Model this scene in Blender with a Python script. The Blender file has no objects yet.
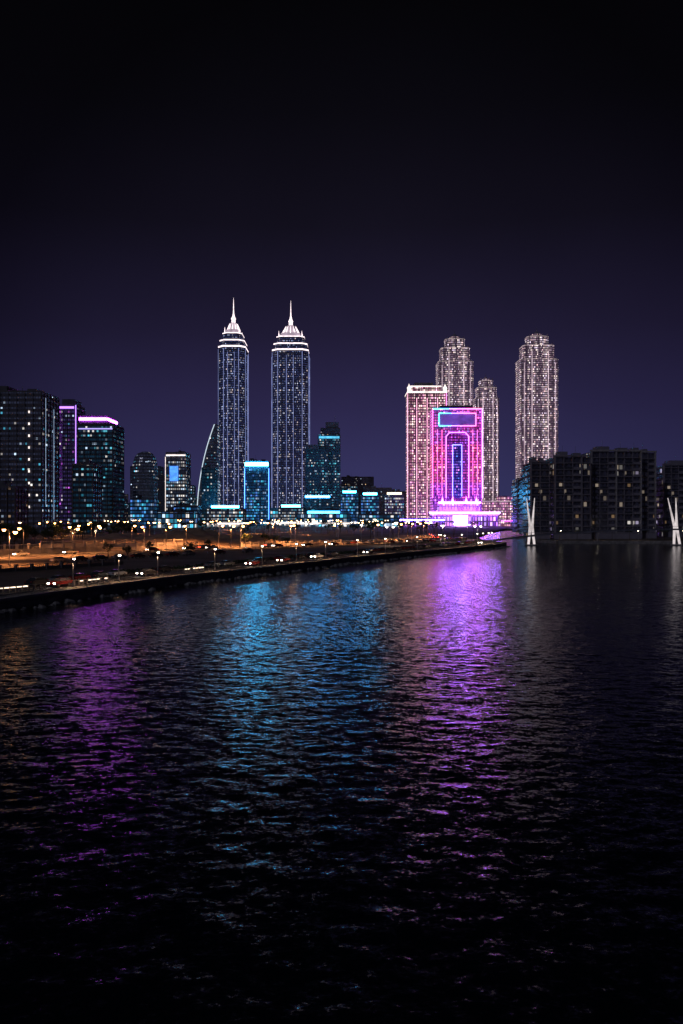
import bpy, math, random
import numpy as np
from mathutils import Vector, Matrix
random.seed(7); rng=np.random.default_rng(7)
scene=bpy.context.scene
C=bpy.context.collection

# ---------------------------------------------------------------- materials
def newmat(name):
    m=bpy.data.materials.new(name); m.use_nodes=True
    nt=m.node_tree; b=nt.nodes['Principled BSDF']
    return m,nt,b
def lk(nt,a,b): nt.links.new(a,b)
def mth(nt,op,a,b=None,c=None,clamp=False):
    n=nt.nodes.new('ShaderNodeMath'); n.operation=op; n.use_clamp=clamp
    for i,v in enumerate((a,b,c)):
        if v is None: continue
        if isinstance(v,(int,float)): n.inputs[i].default_value=v
        else: nt.links.new(v,n.inputs[i])
    return n.outputs[0]
def plain(name,col,rough=.6,metal=0,noise=.25,scale=.5):
    m,nt,b=newmat(name)
    tc=nt.nodes.new('ShaderNodeTexCoord'); nz=nt.nodes.new('ShaderNodeTexNoise')
    nz.inputs['Scale'].default_value=scale; nz.inputs['Detail'].default_value=6
    lk(nt,tc.outputs['Object'],nz.inputs['Vector'])
    r=nt.nodes.new('ShaderNodeValToRGB')
    r.color_ramp.elements[0].position=.3; r.color_ramp.elements[1].position=.7
    r.color_ramp.elements[0].color=(*[c*(1-noise) for c in col],1)
    r.color_ramp.elements[1].color=(*[min(1,c*(1+noise)) for c in col],1)
    lk(nt,nz.outputs['Fac'],r.inputs[0]); lk(nt,r.outputs[0],b.inputs['Base Color'])
    b.inputs['Roughness'].default_value=rough; b.inputs['Metallic'].default_value=metal
    return m
def glow(name,col,s,vary=0,scale=.3):
    m,nt,b=newmat(name)
    b.inputs['Base Color'].default_value=(.3,.3,.3,1)
    b.inputs['Emission Color'].default_value=(*col,1)
    b.inputs['Emission Strength'].default_value=s
    if vary:
        tc=nt.nodes.new('ShaderNodeTexCoord'); nz=nt.nodes.new('ShaderNodeTexNoise')
        nz.inputs['Scale'].default_value=scale
        lk(nt,tc.outputs['Object'],nz.inputs['Vector'])
        v=mth(nt,'MULTIPLY_ADD',nz.outputs['Fac'],s*2*vary*2,s*(1-2*vary))
        v=mth(nt,'MAXIMUM',v,s*.1)
        lk(nt,v,b.inputs['Emission Strength'])
    return m
_seed=[0]
def facade(name,wall,glass,cw,ch,ww,wh,lit,cols,s,dim=0.0,dimcol=(.3,.4,.8),colvar=.3,rowvar=.3,cluster=.5,grough=.2,samp='NONE'):
    _seed[0]+=17.3; sd=_seed[0]
    m,nt,b=newmat(name)
    uv=nt.nodes.new('ShaderNodeUVMap'); sp=nt.nodes.new('ShaderNodeSeparateXYZ'); lk(nt,uv.outputs[0],sp.inputs[0])
    u=mth(nt,'DIVIDE',sp.outputs[0],cw); v=mth(nt,'DIVIDE',sp.outputs[1],ch)
    fu=mth(nt,'FLOOR',u); fv=mth(nt,'FLOOR',v); ru=mth(nt,'FRACT',u); rv=mth(nt,'FRACT',v)
    mu=mth(nt,'LESS_THAN',mth(nt,'ABSOLUTE',mth(nt,'SUBTRACT',ru,.5)),ww/2)
    mv=mth(nt,'LESS_THAN',mth(nt,'ABSOLUTE',mth(nt,'SUBTRACT',rv,.5)),wh/2)
    mask=mth(nt,'MULTIPLY',mu,mv)
    def wn(x,y,z):
        cb=nt.nodes.new('ShaderNodeCombineXYZ')
        for i,q in enumerate((x,y,z)):
            if isinstance(q,(int,float)): cb.inputs[i].default_value=q
            else: lk(nt,q,cb.inputs[i])
        w=nt.nodes.new('ShaderNodeTexWhiteNoise'); w.noise_dimensions='3D'; lk(nt,cb.outputs[0],w.inputs['Vector']); return w,cb
    w,cb=wn(fu,fv,sd)
    wc,_=wn(fu,.5,sd+3); wr,_=wn(.5,fv,sd+7)
    nz=nt.nodes.new('ShaderNodeTexNoise'); nz.inputs['Scale'].default_value=.13; lk(nt,cb.outputs[0],nz.inputs['Vector'])
    p=mth(nt,'MULTIPLY',mth(nt,'MULTIPLY_ADD',wc.outputs[0],2*colvar,1-colvar),mth(nt,'MULTIPLY_ADD',wr.outputs[0],2*rowvar,1-rowvar))
    p=mth(nt,'MULTIPLY',p,mth(nt,'MULTIPLY_ADD',mth(nt,'MULTIPLY_ADD',nz.outputs['Fac'],4,-1.5,clamp=True),2*cluster,1-cluster))
    p=mth(nt,'MULTIPLY',p,lit)
    on=mth(nt,'LESS_THAN',w.outputs['Value'],p)
    sc=nt.nodes.new('ShaderNodeSeparateColor'); lk(nt,w.outputs['Color'],sc.inputs[0])
    rp=nt.nodes.new('ShaderNodeValToRGB'); rp.color_ramp.interpolation='CONSTANT'
    el=rp.color_ramp.elements
    while len(el)<len(cols): el.new(.5)
    for i,c in enumerate(cols):
        el[i].position=i/len(cols)
    for i,c in enumerate(cols): el[i].color=(*c,1)
    lk(nt,sc.outputs[1],rp.inputs[0])
    br=mth(nt,'MULTIPLY_ADD',mth(nt,'POWER',sc.outputs[2],3),s*.9,s*.15)
    st=mth(nt,'MULTIPLY',mth(nt,'MULTIPLY',on,br),mask)
    e1=nt.nodes.new('ShaderNodeVectorMath'); e1.operation='SCALE'; lk(nt,rp.outputs[0],e1.inputs[0]); lk(nt,st,e1.inputs['Scale'])
    e2=nt.nodes.new('ShaderNodeVectorMath'); e2.operation='SCALE'; e2.inputs[0].default_value=dimcol
    lk(nt,mth(nt,'MULTIPLY',mth(nt,'MULTIPLY_ADD',sc.outputs[1],dim,dim*.4),mask),e2.inputs['Scale'])  # faint self-glow in every pane, in place of ambient city light
    e3=nt.nodes.new('ShaderNodeVectorMath'); lk(nt,e1.outputs[0],e3.inputs[0]); lk(nt,e2.outputs[0],e3.inputs[1])
    lk(nt,e3.outputs[0],b.inputs['Emission Color']); b.inputs['Emission Strength'].default_value=1
    mx=nt.nodes.new('ShaderNodeMix'); mx.data_type='RGBA'; lk(nt,mask,mx.inputs[0])
    mx.inputs[6].default_value=(*wall,1); mx.inputs[7].default_value=(*glass,1); lk(nt,mx.outputs[2],b.inputs['Base Color'])
    lk(nt,mth(nt,'MULTIPLY_ADD',mask,grough-.7,.7),b.inputs['Roughness'])
    m.cycles.emission_sampling=samp
    return m

# ---------------------------------------------------------------- mesh builder
class MB:
    def __init__(s): s.v=[];s.f=[];s.m=[];s.uv=[];s.mats=[];s.sm=[]
    def mi(s,m):
        if m not in s.mats: s.mats.append(m)
        return s.mats.index(m)
    def face(s,pts,m,uv=None,smooth=False):
        i=len(s.v); s.v+= [tuple(p) for p in pts]; s.f.append(tuple(range(i,i+len(pts))))
        s.m.append(s.mi(m)); s.uv+= uv if uv else [(p[0],p[1]) for p in pts]; s.sm.append(smooth)
    def prism(s,poly,z0,z1,ms,mt=None,poly2=None,cap=True,bottom=False,smooth=False):
        n=len(poly); p2=poly2 or poly; u=0
        for i in range(n):
            a=poly[i];b=poly[(i+1)%n];c=p2[(i+1)%n];d=p2[i]
            L=math.dist(a,b)
            s.face([(a[0],a[1],z0),(b[0],b[1],z0),(c[0],c[1],z1),(d[0],d[1],z1)],ms,[(u,z0),(u+L,z0),(u+L,z1),(u,z1)],smooth)
            u+=L
        if cap: s.face([(p[0],p[1],z1) for p in p2],mt or ms)
        if bottom: s.face([(p[0],p[1],z0) for p in reversed(poly)],mt or ms)
    def box(s,x0,x1,y0,y1,z0,z1,m,mt=None,bottom=False):
        s.prism([(x0,y0),(x1,y0),(x1,y1),(x0,y1)],z0,z1,m,mt,bottom=bottom)
    def ngon(s,cx,cy,r,n,rot=0,ry=None):
        ry=ry or r
        return [(cx+r*math.cos(rot+2*math.pi*i/n),cy+ry*math.sin(rot+2*math.pi*i/n)) for i in range(n)]
    def lathe(s,cx,cy,prof,n,m,sy=1,smooth=True):
        for (r0,z0),(r1,z1) in zip(prof,prof[1:]):
            s.prism(s.ngon(cx,cy,max(r0,.01),n,ry=max(r0,.01)*sy),z0,z1,m,poly2=s.ngon(cx,cy,max(r1,.01),n,ry=max(r1,.01)*sy),cap=False,smooth=smooth)
    def beam(s,a,b,r,m,r2=None,n=6):
        a=Vector(a);b=Vector(b); d=(b-a).normalized(); up=Vector((0,0,1)) if abs(d.z)<.9 else Vector((1,0,0))
        x=d.cross(up).normalized(); y=x.cross(d); r2=r if r2 is None else r2
        A=[a+(x*math.cos(t)+y*math.sin(t))*r for t in [2*math.pi*i/n for i in range(n)]]
        B=[b+(x*math.cos(t)+y*math.sin(t))*r2 for t in [2*math.pi*i/n for i in range(n)]]
        for i in range(n): s.face([A[i],B[i],B[(i+1)%n],A[(i+1)%n]],m)
        s.face(A,m); s.face(list(reversed(B)),m)
    def obj(s,name,loc=(0,0,0),rot=0):
        me=bpy.data.meshes.new(name); me.from_pydata(s.v,[],s.f)
        for m in s.mats: me.materials.append(m)
        me.polygons.foreach_set('material_index',s.m); me.polygons.foreach_set('use_smooth',s.sm)
        l=me.uv_layers.new(name='UVMap'); l.data.foreach_set('uv',[c for p in s.uv for c in p])
        o=bpy.data.objects.new(name,me); C.objects.link(o); o.location=loc; o.rotation_euler[2]=rot
        return o
def inst(name,me,loc,rot=0,sc=1):
    o=bpy.data.objects.new(name,me); C.objects.link(o); o.location=loc; o.rotation_euler[2]=rot; o.scale=(sc,)*3; return o

# ---------------------------------------------------------------- palette
WHITE=(1,.93,.85); WARM=(1,.62,.3); COOL=(.6,.78,1); TEAL=(.08,.62,.9); CY=(.12,.75,1); PINK=(1,.3,.55); MAG=(.8,.15,1); PUR=(.45,.18,1); BLUE=(.12,.3,1)
concrete=plain('concrete',(.28,.27,.27),.8)
dark_conc=plain('dark_concrete',(.12,.12,.135),.7)
light_conc=plain('pale_render',(.45,.43,.41),.7)
roofm=plain('roof_gravel',(.12,.12,.13),.9)
steel=plain('painted_steel',(.3,.31,.33),.4,.5)
white_paint=plain('white_paint',(.8,.8,.78),.45,0,.06)
G_soft=glow('soft_white_lighting',(1,.86,.8),1.5,.3,.2)
G_pink=glow('pink_neon',(1,.12,.5),4.5); G_pur=glow('purple_neon',(.32,.08,1),46); G_mag=glow('magenta_neon',(.6,.08,1),12)
G_cy=glow('cyan_led_reflection_band',(.04,.5,.95),26); G_blue=glow('blue_neon',(.06,.22,1),9)
G_or=glow('sodium_lamp',(1,.42,.12),26); G_wl=glow('white_lamp',(1,.85,.65),14); G_ww=glow('warm_lamp',(1,.66,.35),14)

# ---------------------------------------------------------------- ground + water
LB=[(-400,-300),(-200,-100),(-120,20),(-75,76),(-50,115),(-42,138),(-33,162),(-15,196),(0,229),(19,262),(44,303),(62,335),(70,352),(76,368),(77,388),(74,420),(84,500),(120,650),(160,780),(1500,1000),(6000,1200),(6000,9000),(-6000,9000),(-6000,-300)]
RB=[(103,436),(108,402),(180,398),(260,392),(500,330),(900,100),(4000,-200),(4000,900),(1500,850),(300,740),(200,640),(130,520)]
sand=plain('sandy_ground',(.13,.105,.085),.95,0,.6,.05)
asph=plain('asphalt',(.05,.05,.055),.8,0,.3,.2)
pave=plain('paving',(.26,.25,.24),.8,0,.2,.4)
quay=plain('quay_stone',(.26,.25,.24),.85,0,.4,.6)
mb=MB(); mb.prism(LB,-3,1.6,quay,sand); land=mb.obj('ground')
mb=MB(); mb.prism(RB,-3,1.6,quay,sand); mb.obj('far_bank_ground')
mb=MB(); mb.box(-9000,9000,-2000,9000,-4,-3.2,sand); mb.obj('river_bed')

def offset(pts,dist):
    out=[]
    for i,p in enumerate(pts):
        a=Vector(pts[max(i-1,0)]);b=Vector(pts[min(i+1,len(pts)-1)]); t=(b-a).normalized(); n=Vector((-t.y,t.x))
        out.append((p[0]+n.x*dist,p[1]+n.y*dist))
    return out
SH=LB[1:14]
def strip(mb,line,d0,d1,z0,m,z1=None):
    A=offset(line,d0);B=offset(line,d1);z1=z0 if z1 is None else z1
    for i in range(len(A)-1): mb.face([(*A[i],z0),(*A[i+1],z0),(*B[i+1],z1),(*B[i],z1)],m)
def kerb(mb,line,d0,d1,z0,z1,m):
    strip(mb,line,d0,d1,z1,m)
    for d in (d0,d1):
        A=offset(line,d)
        for i in range(len(A)-1): mb.face([(*A[i],z0),(*A[i+1],z0),(*A[i+1],z1),(*A[i],z1)],m)
paint=plain('road_paint',(.7,.7,.68),.6)
mb=MB(); strip(mb,SH,.6,5.5,1.604,pave); kerb(mb,SH,0.0,.55,1.0,1.95,light_conc); mb.obj('promenade_pavement')
mb=MB(); strip(mb,SH,6,14,1.604,asph); kerb(mb,SH,5.6,5.95,1.6,1.74,concrete); kerb(mb,SH,14.05,14.4,1.6,1.74,concrete)
ln=SH
for i in range(len(ln)-1):
    a=Vector(offset(ln,10)[i]);b=Vector(offset(ln,10)[i+1]); L=(b-a).length; t=(b-a)/L; n=Vector((-t.y,t.x))*.09
    k=0
    while k+3<L:
        p=a+t*k;q=a+t*(k+3)
        mb.face([(*(p-n),1.608),(*(q-n),1.608),(*(q+n),1.608),(*(p+n),1.608)],paint); k+=7
mb.obj('road')
RD=[(-190,170),(-120,226),(-90,262),(-50,300),(-5,338),(30,380),(55,440),(60,520)]
mb=MB(); strip(mb,RD,-5,5,1.606,asph); kerb(mb,RD,-5.4,-5.05,1.6,1.74,concrete); kerb(mb,RD,5.05,5.4,1.6,1.74,concrete); strip(mb,RD,-.1,.1,1.611,paint); mb.obj('road')

mb=MB(); A=offset(SH,-.9)
for i in range(3,len(A)-1):
    a=Vector(A[i]);b=Vector(A[i+1]);L=(b-a).length
    for k in range(int(L*1.1)):
        p=a+(b-a)*random.random(); r=random.uniform(.35,.9); px=p.x+random.uniform(-.8,.5); py=p.y+random.uniform(-.5,.8); z=random.uniform(-.1,.25)
        pr=[(r*random.uniform(.7,1),-.5),(r*random.uniform(.8,1.1),z),(r*.5,z+r*.4),(.02,z+r*.5)]
        mb.lathe(px,py,pr,5,quay,sy=random.uniform(.6,1),smooth=False)
mb.obj('riverbank_rocks')
mb=MB(); R=offset(SH,.3)
for i in range(3,len(R)-1):
    a=Vector(R[i]);b=Vector(R[i+1]);L=(b-a).length;n=max(1,int(L/2.5))
    for k in range(n):
        p=a+(b-a)*k/n; mb.beam((p.x,p.y,1.9),(p.x,p.y,2.9),.04,steel,n=4)
    for z in (2.9,2.5,2.2): mb.beam((*a,z),(*b,z),.03,steel,n=4)
mb.obj('promenade_railing')

# water
m,nt,b=newmat('water')
b.inputs['Base Color'].default_value=(.002,.006,.012,1); b.inputs['Roughness'].default_value=.14; b.inputs['IOR'].default_value=1.333
geo=nt.nodes.new('ShaderNodeNewGeometry')
acc=geo.outputs['Normal']
for (sx,sy,sc,amp,det,off) in ((.6,1,.22,.06,2,11),(.6,1,.8,.12,2,0),(.55,1,2.4,.46,3,31),(.75,1,7.5,.46,3,77)):
    mp=nt.nodes.new('ShaderNodeMapping'); mp.inputs['Scale'].default_value=(sx,sy,1); mp.inputs['Location'].default_value=(off,off,off); mp.inputs['Rotation'].default_value=(0,0,math.radians(random.uniform(-14,14)))
    lk(nt,geo.outputs['Position'],mp.inputs['Vector'])
    nz=nt.nodes.new('ShaderNodeTexNoise'); nz.inputs['Scale'].default_value=sc; nz.inputs['Detail'].default_value=det; lk(nt,mp.outputs[0],nz.inputs['Vector'])
    s1=nt.nodes.new('ShaderNodeVectorMath'); s1.operation='SUBTRACT'; lk(nt,nz.outputs['Color'],s1.inputs[0]); s1.inputs[1].default_value=(.5,.5,.5)
    s2=nt.nodes.new('ShaderNodeVectorMath'); s2.operation='MULTIPLY'; lk(nt,s1.outputs[0],s2.inputs[0]); s2.inputs[1].default_value=(amp*1.15,amp,0)
    ad=nt.nodes.new('ShaderNodeVectorMath'); ad.operation='ADD'; lk(nt,acc,ad.inputs[0]); lk(nt,s2.outputs[0],ad.inputs[1]); acc=ad.outputs[0]
nn=nt.nodes.new('ShaderNodeVectorMath'); nn.operation='NORMALIZE'; lk(nt,acc,nn.inputs[0]); lk(nt,nn.outputs[0],b.inputs['Normal'])
water_m=m
X0,X1,Y0,Y1,ST=-50,50,12,90,.15
xs=np.arange(X0,X1+ST/2,ST); ys=np.arange(Y0,Y1+ST/2,ST); XX,YY=np.meshgrid(xs,ys)
Z=np.zeros_like(XX)
for k in range(60):
    lam=.6*(4.2/.6)**rng.random(); ang=math.radians(rng.normal(84,32)); kk=2*math.pi/lam
    amp=.0017*lam**.75; ph=rng.random()*6.28
    wob=.8*np.sin(XX*.11+ph*3)+.8*np.sin(YY*.13+ph*2)+.6*np.sin(XX*.31+YY*.23+ph)
    Z+=amp*(1-np.abs(np.sin((kk*(XX*math.cos(ang)+YY*math.sin(ang))+ph+wob)/2)))*2-amp
fade=np.clip(np.minimum(np.minimum(XX-X0,X1-XX),np.minimum(YY-Y0,Y1-YY))/14,0,1); Z*=fade
X1=xs[-1];Y1=ys[-1]
nv=XX.size; V=np.stack([XX,YY,Z],-1).reshape(-1,3)
ny,nx=XX.shape; idx=np.arange(nv).reshape(ny,nx)
F=np.stack([idx[:-1,:-1],idx[:-1,1:],idx[1:,1:],idx[1:,:-1]],-1).reshape(-1,4)
ext=[(-9000,X0,-2000,9000),(X1,9000,-2000,9000),(X0,X1,-2000,Y0),(X0,X1,Y1,9000)]
EV=[];EF=[]
for a,bb,c,d in ext:
    i=nv+len(EV); EV+=[(a,c,0),(bb,c,0),(bb,d,0),(a,d,0)]; EF.append((i,i+1,i+2,i+3))
me=bpy.data.meshes.new('water'); allV=np.vstack([V,np.array(EV)]); allF=np.vstack([F,np.array(EF)])
me.vertices.add(len(allV)); me.vertices.foreach_set('co',allV.astype(np.float32).ravel())
me.loops.add(allF.size); me.loops.foreach_set('vertex_index',allF.astype(np.int32).ravel())
me.polygons.add(len(allF)); me.polygons.foreach_set('loop_start',np.arange(0,allF.size,4,dtype=np.int32)); me.polygons.foreach_set('loop_total',np.full(len(allF),4,dtype=np.int32))
me.polygons.foreach_set('use_smooth',np.ones(len(allF),dtype=bool)); me.update(calc_edges=True); me.validate()
me.materials.append(water_m); o=bpy.data.objects.new('water',me); C.objects.link(o)

# ---------------------------------------------------------------- generic buildings
def relief(mb,w,d,h,fh,bw,m,pr=.5,z0=0,slab=.5,fin=.5,fins=True,x0=0):
    z=z0+fh
    while z<h-.2:
        for (a,b_,c,e) in ((x0-w/2-pr,x0+w/2+pr,-pr,-.003),(x0-w/2-pr,x0-w/2-.003,0,d),(x0+w/2+.003,x0+w/2+pr,0,d)):
            mb.box(a,b_,c,e,z-slab/2,z+slab/2,m,bottom=True)
        z+=fh
    if fins:
        n=max(1,round(w/bw))
        for i in range(n+1):
            x=x0-w/2+w*i/n; mb.box(x-fin/2,x+fin/2,-pr-.25,-.002,z0,h,m)
        n=max(1,round(d/bw))
        for i in range(n+1):
            y=d*i/n
            for sx in (-1,1):
                xa=x0+sx*(w/2+.002); xb=x0+sx*(w/2+pr+.25); mb.box(min(xa,xb),max(xa,xb),y-fin/2,y+fin/2,z0,h,m)
def roofstuff(mb,w,d,h,x0=0,n=4):
    mb.box(x0-w/2-.3,x0+w/2+.3,-.3,.2,h,h+1.2,dark_conc); mb.box(x0-w/2-.3,x0-w/2+.2,.2,d,h,h+1.2,dark_conc); mb.box(x0+w/2-.2,x0+w/2+.3,.2,d,h,h+1.2,dark_conc)
    for _ in range(n):
        a=random.uniform(-w*.35,w*.2);c=random.uniform(d*.15,d*.6);s=random.uniform(2,w*.2)
        mb.box(x0+a,x0+a+s,c,c+s,h+.01,h+random.uniform(2,5),dark_conc)
    x=x0+random.uniform(-w*.3,w*.3); mb.beam((x,d*.4,h),(x,d*.4,h+random.uniform(5,10)),.15,steel)
T=1.6
f_office=facade('office_windows',(.11,.11,.14),(.02,.025,.035),1.9,3.6,.7,.4,.12,[WHITE,COOL,WHITE,TEAL],1.8,.05,(.3,.35,.7),.6,.7)
f_teal=facade('teal_glass_windows',(.05,.08,.11),(.02,.04,.05),1.9,3.6,.8,.45,.24,[TEAL,COOL,(.12,.6,.75),WHITE],1.2,.06,(.06,.3,.6),.4,.8)
f_purple=facade('purple_lit_windows',(.09,.07,.13),(.02,.02,.04),2,3.6,.7,.45,.22,[COOL,MAG,TEAL,WHITE],1.3,.09,(.3,.2,.9),.7,.5)
f_dark=facade('dark_windows',(.07,.07,.09),(.02,.022,.03),2.2,3.5,.65,.4,.10,[WHITE,WARM,COOL],1.4,.03,(.25,.3,.7),.5,.5)
f_white=facade('white_office_windows',(.14,.14,.18),(.03,.03,.04),2.2,3.6,.7,.5,.5,[WHITE,COOL,WHITE,TEAL],1.6,.05,(.35,.5,.9),.4,.8)
f_cyan=facade('cyan_glass_windows',(.04,.08,.13),(.02,.05,.08),2.2,3.6,.8,.6,.5,[TEAL,BLUE,(.08,.4,.9),COOL],1.3,.13,(.04,.26,.75),.3,.5)
def block(name,x,y,w,d,h,fm,bw=6,fh=3.7,rot=0,extra=None,fins=True,trim=None):
    mb=MB(); trim=trim or dark_conc
    mb.box(-w/2,w/2,0,d,0,h,fm,roofm); relief(mb,w,d,h,fh*2,bw,trim,.35,0,.4,.45,fins); roofstuff(mb,w,d,h)
    if extra: extra(mb,w,d,h)
    return mb.obj(name,(x,y,T),rot)

# --- left group
gled=glow('faint_led_line',(.5,.7,1),.6,.4,.4)
def exA(mb,w,d,h):
    mb.box(-w/2+2,-w*.05,3,d-3,h+1.3,h+5,dark_conc,roofm)
    for i in range(9):
        z=18+i*8.3; mb.box(w/2-9,w/2-8,-.75,-.61,z,z+1.6,G_soft)
    mb.box(w/2+.62,w/2+.75,6,6.5,20,96,gled); mb.box(w/2+.62,w/2+.75,22,22.5,10,90,gled)
block('office_tower',-233,560,46,34,99,f_office,5.5,extra=exA)
def exB(mb,w,d,h):
    mb.box(-w/2+2,w/2-2,3,d-3,h+1.3,h+6,dark_conc)
    gv=glow('violet_led_edge',(.45,.2,1),2.2)
    mb.box(-w/2-.9,-w/2-.3,-1.2,-.62,20,h,G_mag)
    mb.box(w/2+.3,w/2+.9,-1.2,-.62,40,h,gv)
    mb.box(-w/2+1,w/2-1,-.9,-.62,h-3,h-1,gv)
block('office_tower',-247,720,15,26,112,f_purple,4,extra=exB)
def exC(mb,w,d,h):
    mb.box(-w/2,w/2-5,1,d-3,h+1.3,h+8,dark_conc)
    gm=glow('magenta_roof_sign',(.6,.07,1),28,.2,.3)
    mb.box(-w/2+.3,w/2-5.5,.4,.99,h+3.9,h+6,gm)
    mb.box(w/2-4.99,w/2-4.6,1,d-3,h+3.9,h+6,gm)
    mb.box(-w/2,w/2,-.9,-.62,h-4,h-3,glow('violet_led_band',(.5,.4,1),1.2))
block('office_tower',-209,680,29,34,90,f_teal,4.5,extra=exC)
block('office_building',-181,560,14,20,48,f_teal,5)
block('office_building',-214,500,20,20,30,f_dark,5)
def rounded(name,x,y,w,d,h,fm):
    mb=MB(); P=mb.ngon(0,d/2,w/2,20,ry=d/2); z=h*.78
    mb.prism(P,0,z,fm,cap=False)
    pr=[(1,z),(.96,z+h*.08),(.85,z+h*.14),(.62,z+h*.19),(.3,z+h*.215),(.02,h)]
    for (a,za),(b_,zb) in zip(pr,pr[1:]): mb.prism(mb.ngon(0,d/2,w/2*a,20,ry=d/2*a),za,zb,fm,poly2=mb.ngon(0,d/2,w/2*b_,20,ry=d/2*b_),cap=False)
    k=8
    while k<z: mb.prism(mb.ngon(0,d/2,w/2+.4,20,ry=d/2+.4),k,k+.5,dark_conc,bottom=True); k+=7.4
    return mb.obj(name,(x,y,T))
rounded('round_topped_tower',-224,900,28,26,86,f_office)
def exE(mb,w,d,h):
    mb.box(-w/2+4,-w/2+13,-1.1,-.62,h-30,h-14,glow('blue_billboard',(.06,.25,1),1.5,.4,.3))
    mb.box(-w/2,w/2,-.9,-.62,h-3,h-1.6,G_soft); mb.box(-w/2-.9,-w/2-.4,-.9,-.62,10,h-4,G_soft)
block('office_tower',-178,860,21,26,80,f_white,5,extra=exE)
block('office_building',-150,900,14,20,66,f_teal,5)
for (x,y,w,h,f) in ((-262,860,26,58,f_teal),(-240,1050,30,64,f_dark),(-200,1000,26,50,f_white),(-270,1100,40,80,f_office),(-330,900,50,70,f_office),(-225,760,20,34,f_white),(-195,780,22,28,f_cyan),(-246,800,14,44,f_cyan),(-160,820,24,22,f_cyan)):
    block('office_building',x,y,w,24,h,f)
# sail shaped tower
mb=MB(); H=127; N=22; dd=22
gedge=glow('cool_edge_light',(.75,.9,1),.9)
L=[(-13.5+22*(t**2.2),H*t) for t in [i/N for i in range(N+1)]]
for i in range(N):
    (xa,za),(xb,zb)=L[i],L[i+1]; xr=12
    mb.face([(xa,0,za),(xr,0,za),(xr,0,zb),(xb,0,zb)],f_office,[(xa,za),(xr,za),(xr,zb),(xb,zb)])
    mb.face([(xa,dd,za),(xb,dd,zb),(xr,dd,zb),(xr,dd,za)],f_dark,[(xa,za),(xb,zb),(xr,zb),(xr,za)])
    mb.face([(xa,0,za),(xb,0,zb),(xb,dd,zb),(xa,dd,za)],f_dark,[(0,za),(0,zb),(dd,zb),(dd,za)])
    mb.beam((xa-.3,-.6,za),(xb-.3,-.6,zb),.5,gedge,n=4)
    if i%2: mb.box(xb,12.3,-.5,-.003,zb-.3,zb+.3,light_conc)
mb.face([(12,0,0),(12,dd,0),(12,dd,H),(12,0,H)],f_white,[(0,0),(dd,0),(dd,H),(0,H)])
mb.face([(L[-1][0],0,H),(12,0,H),(12,dd,H),(L[-1][0],dd,H)],roofm)
mb.beam((11,1,H),(11,1,H+6),.3,steel); mb.obj('sail_shaped_tower',(-167,1000,T))

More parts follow.
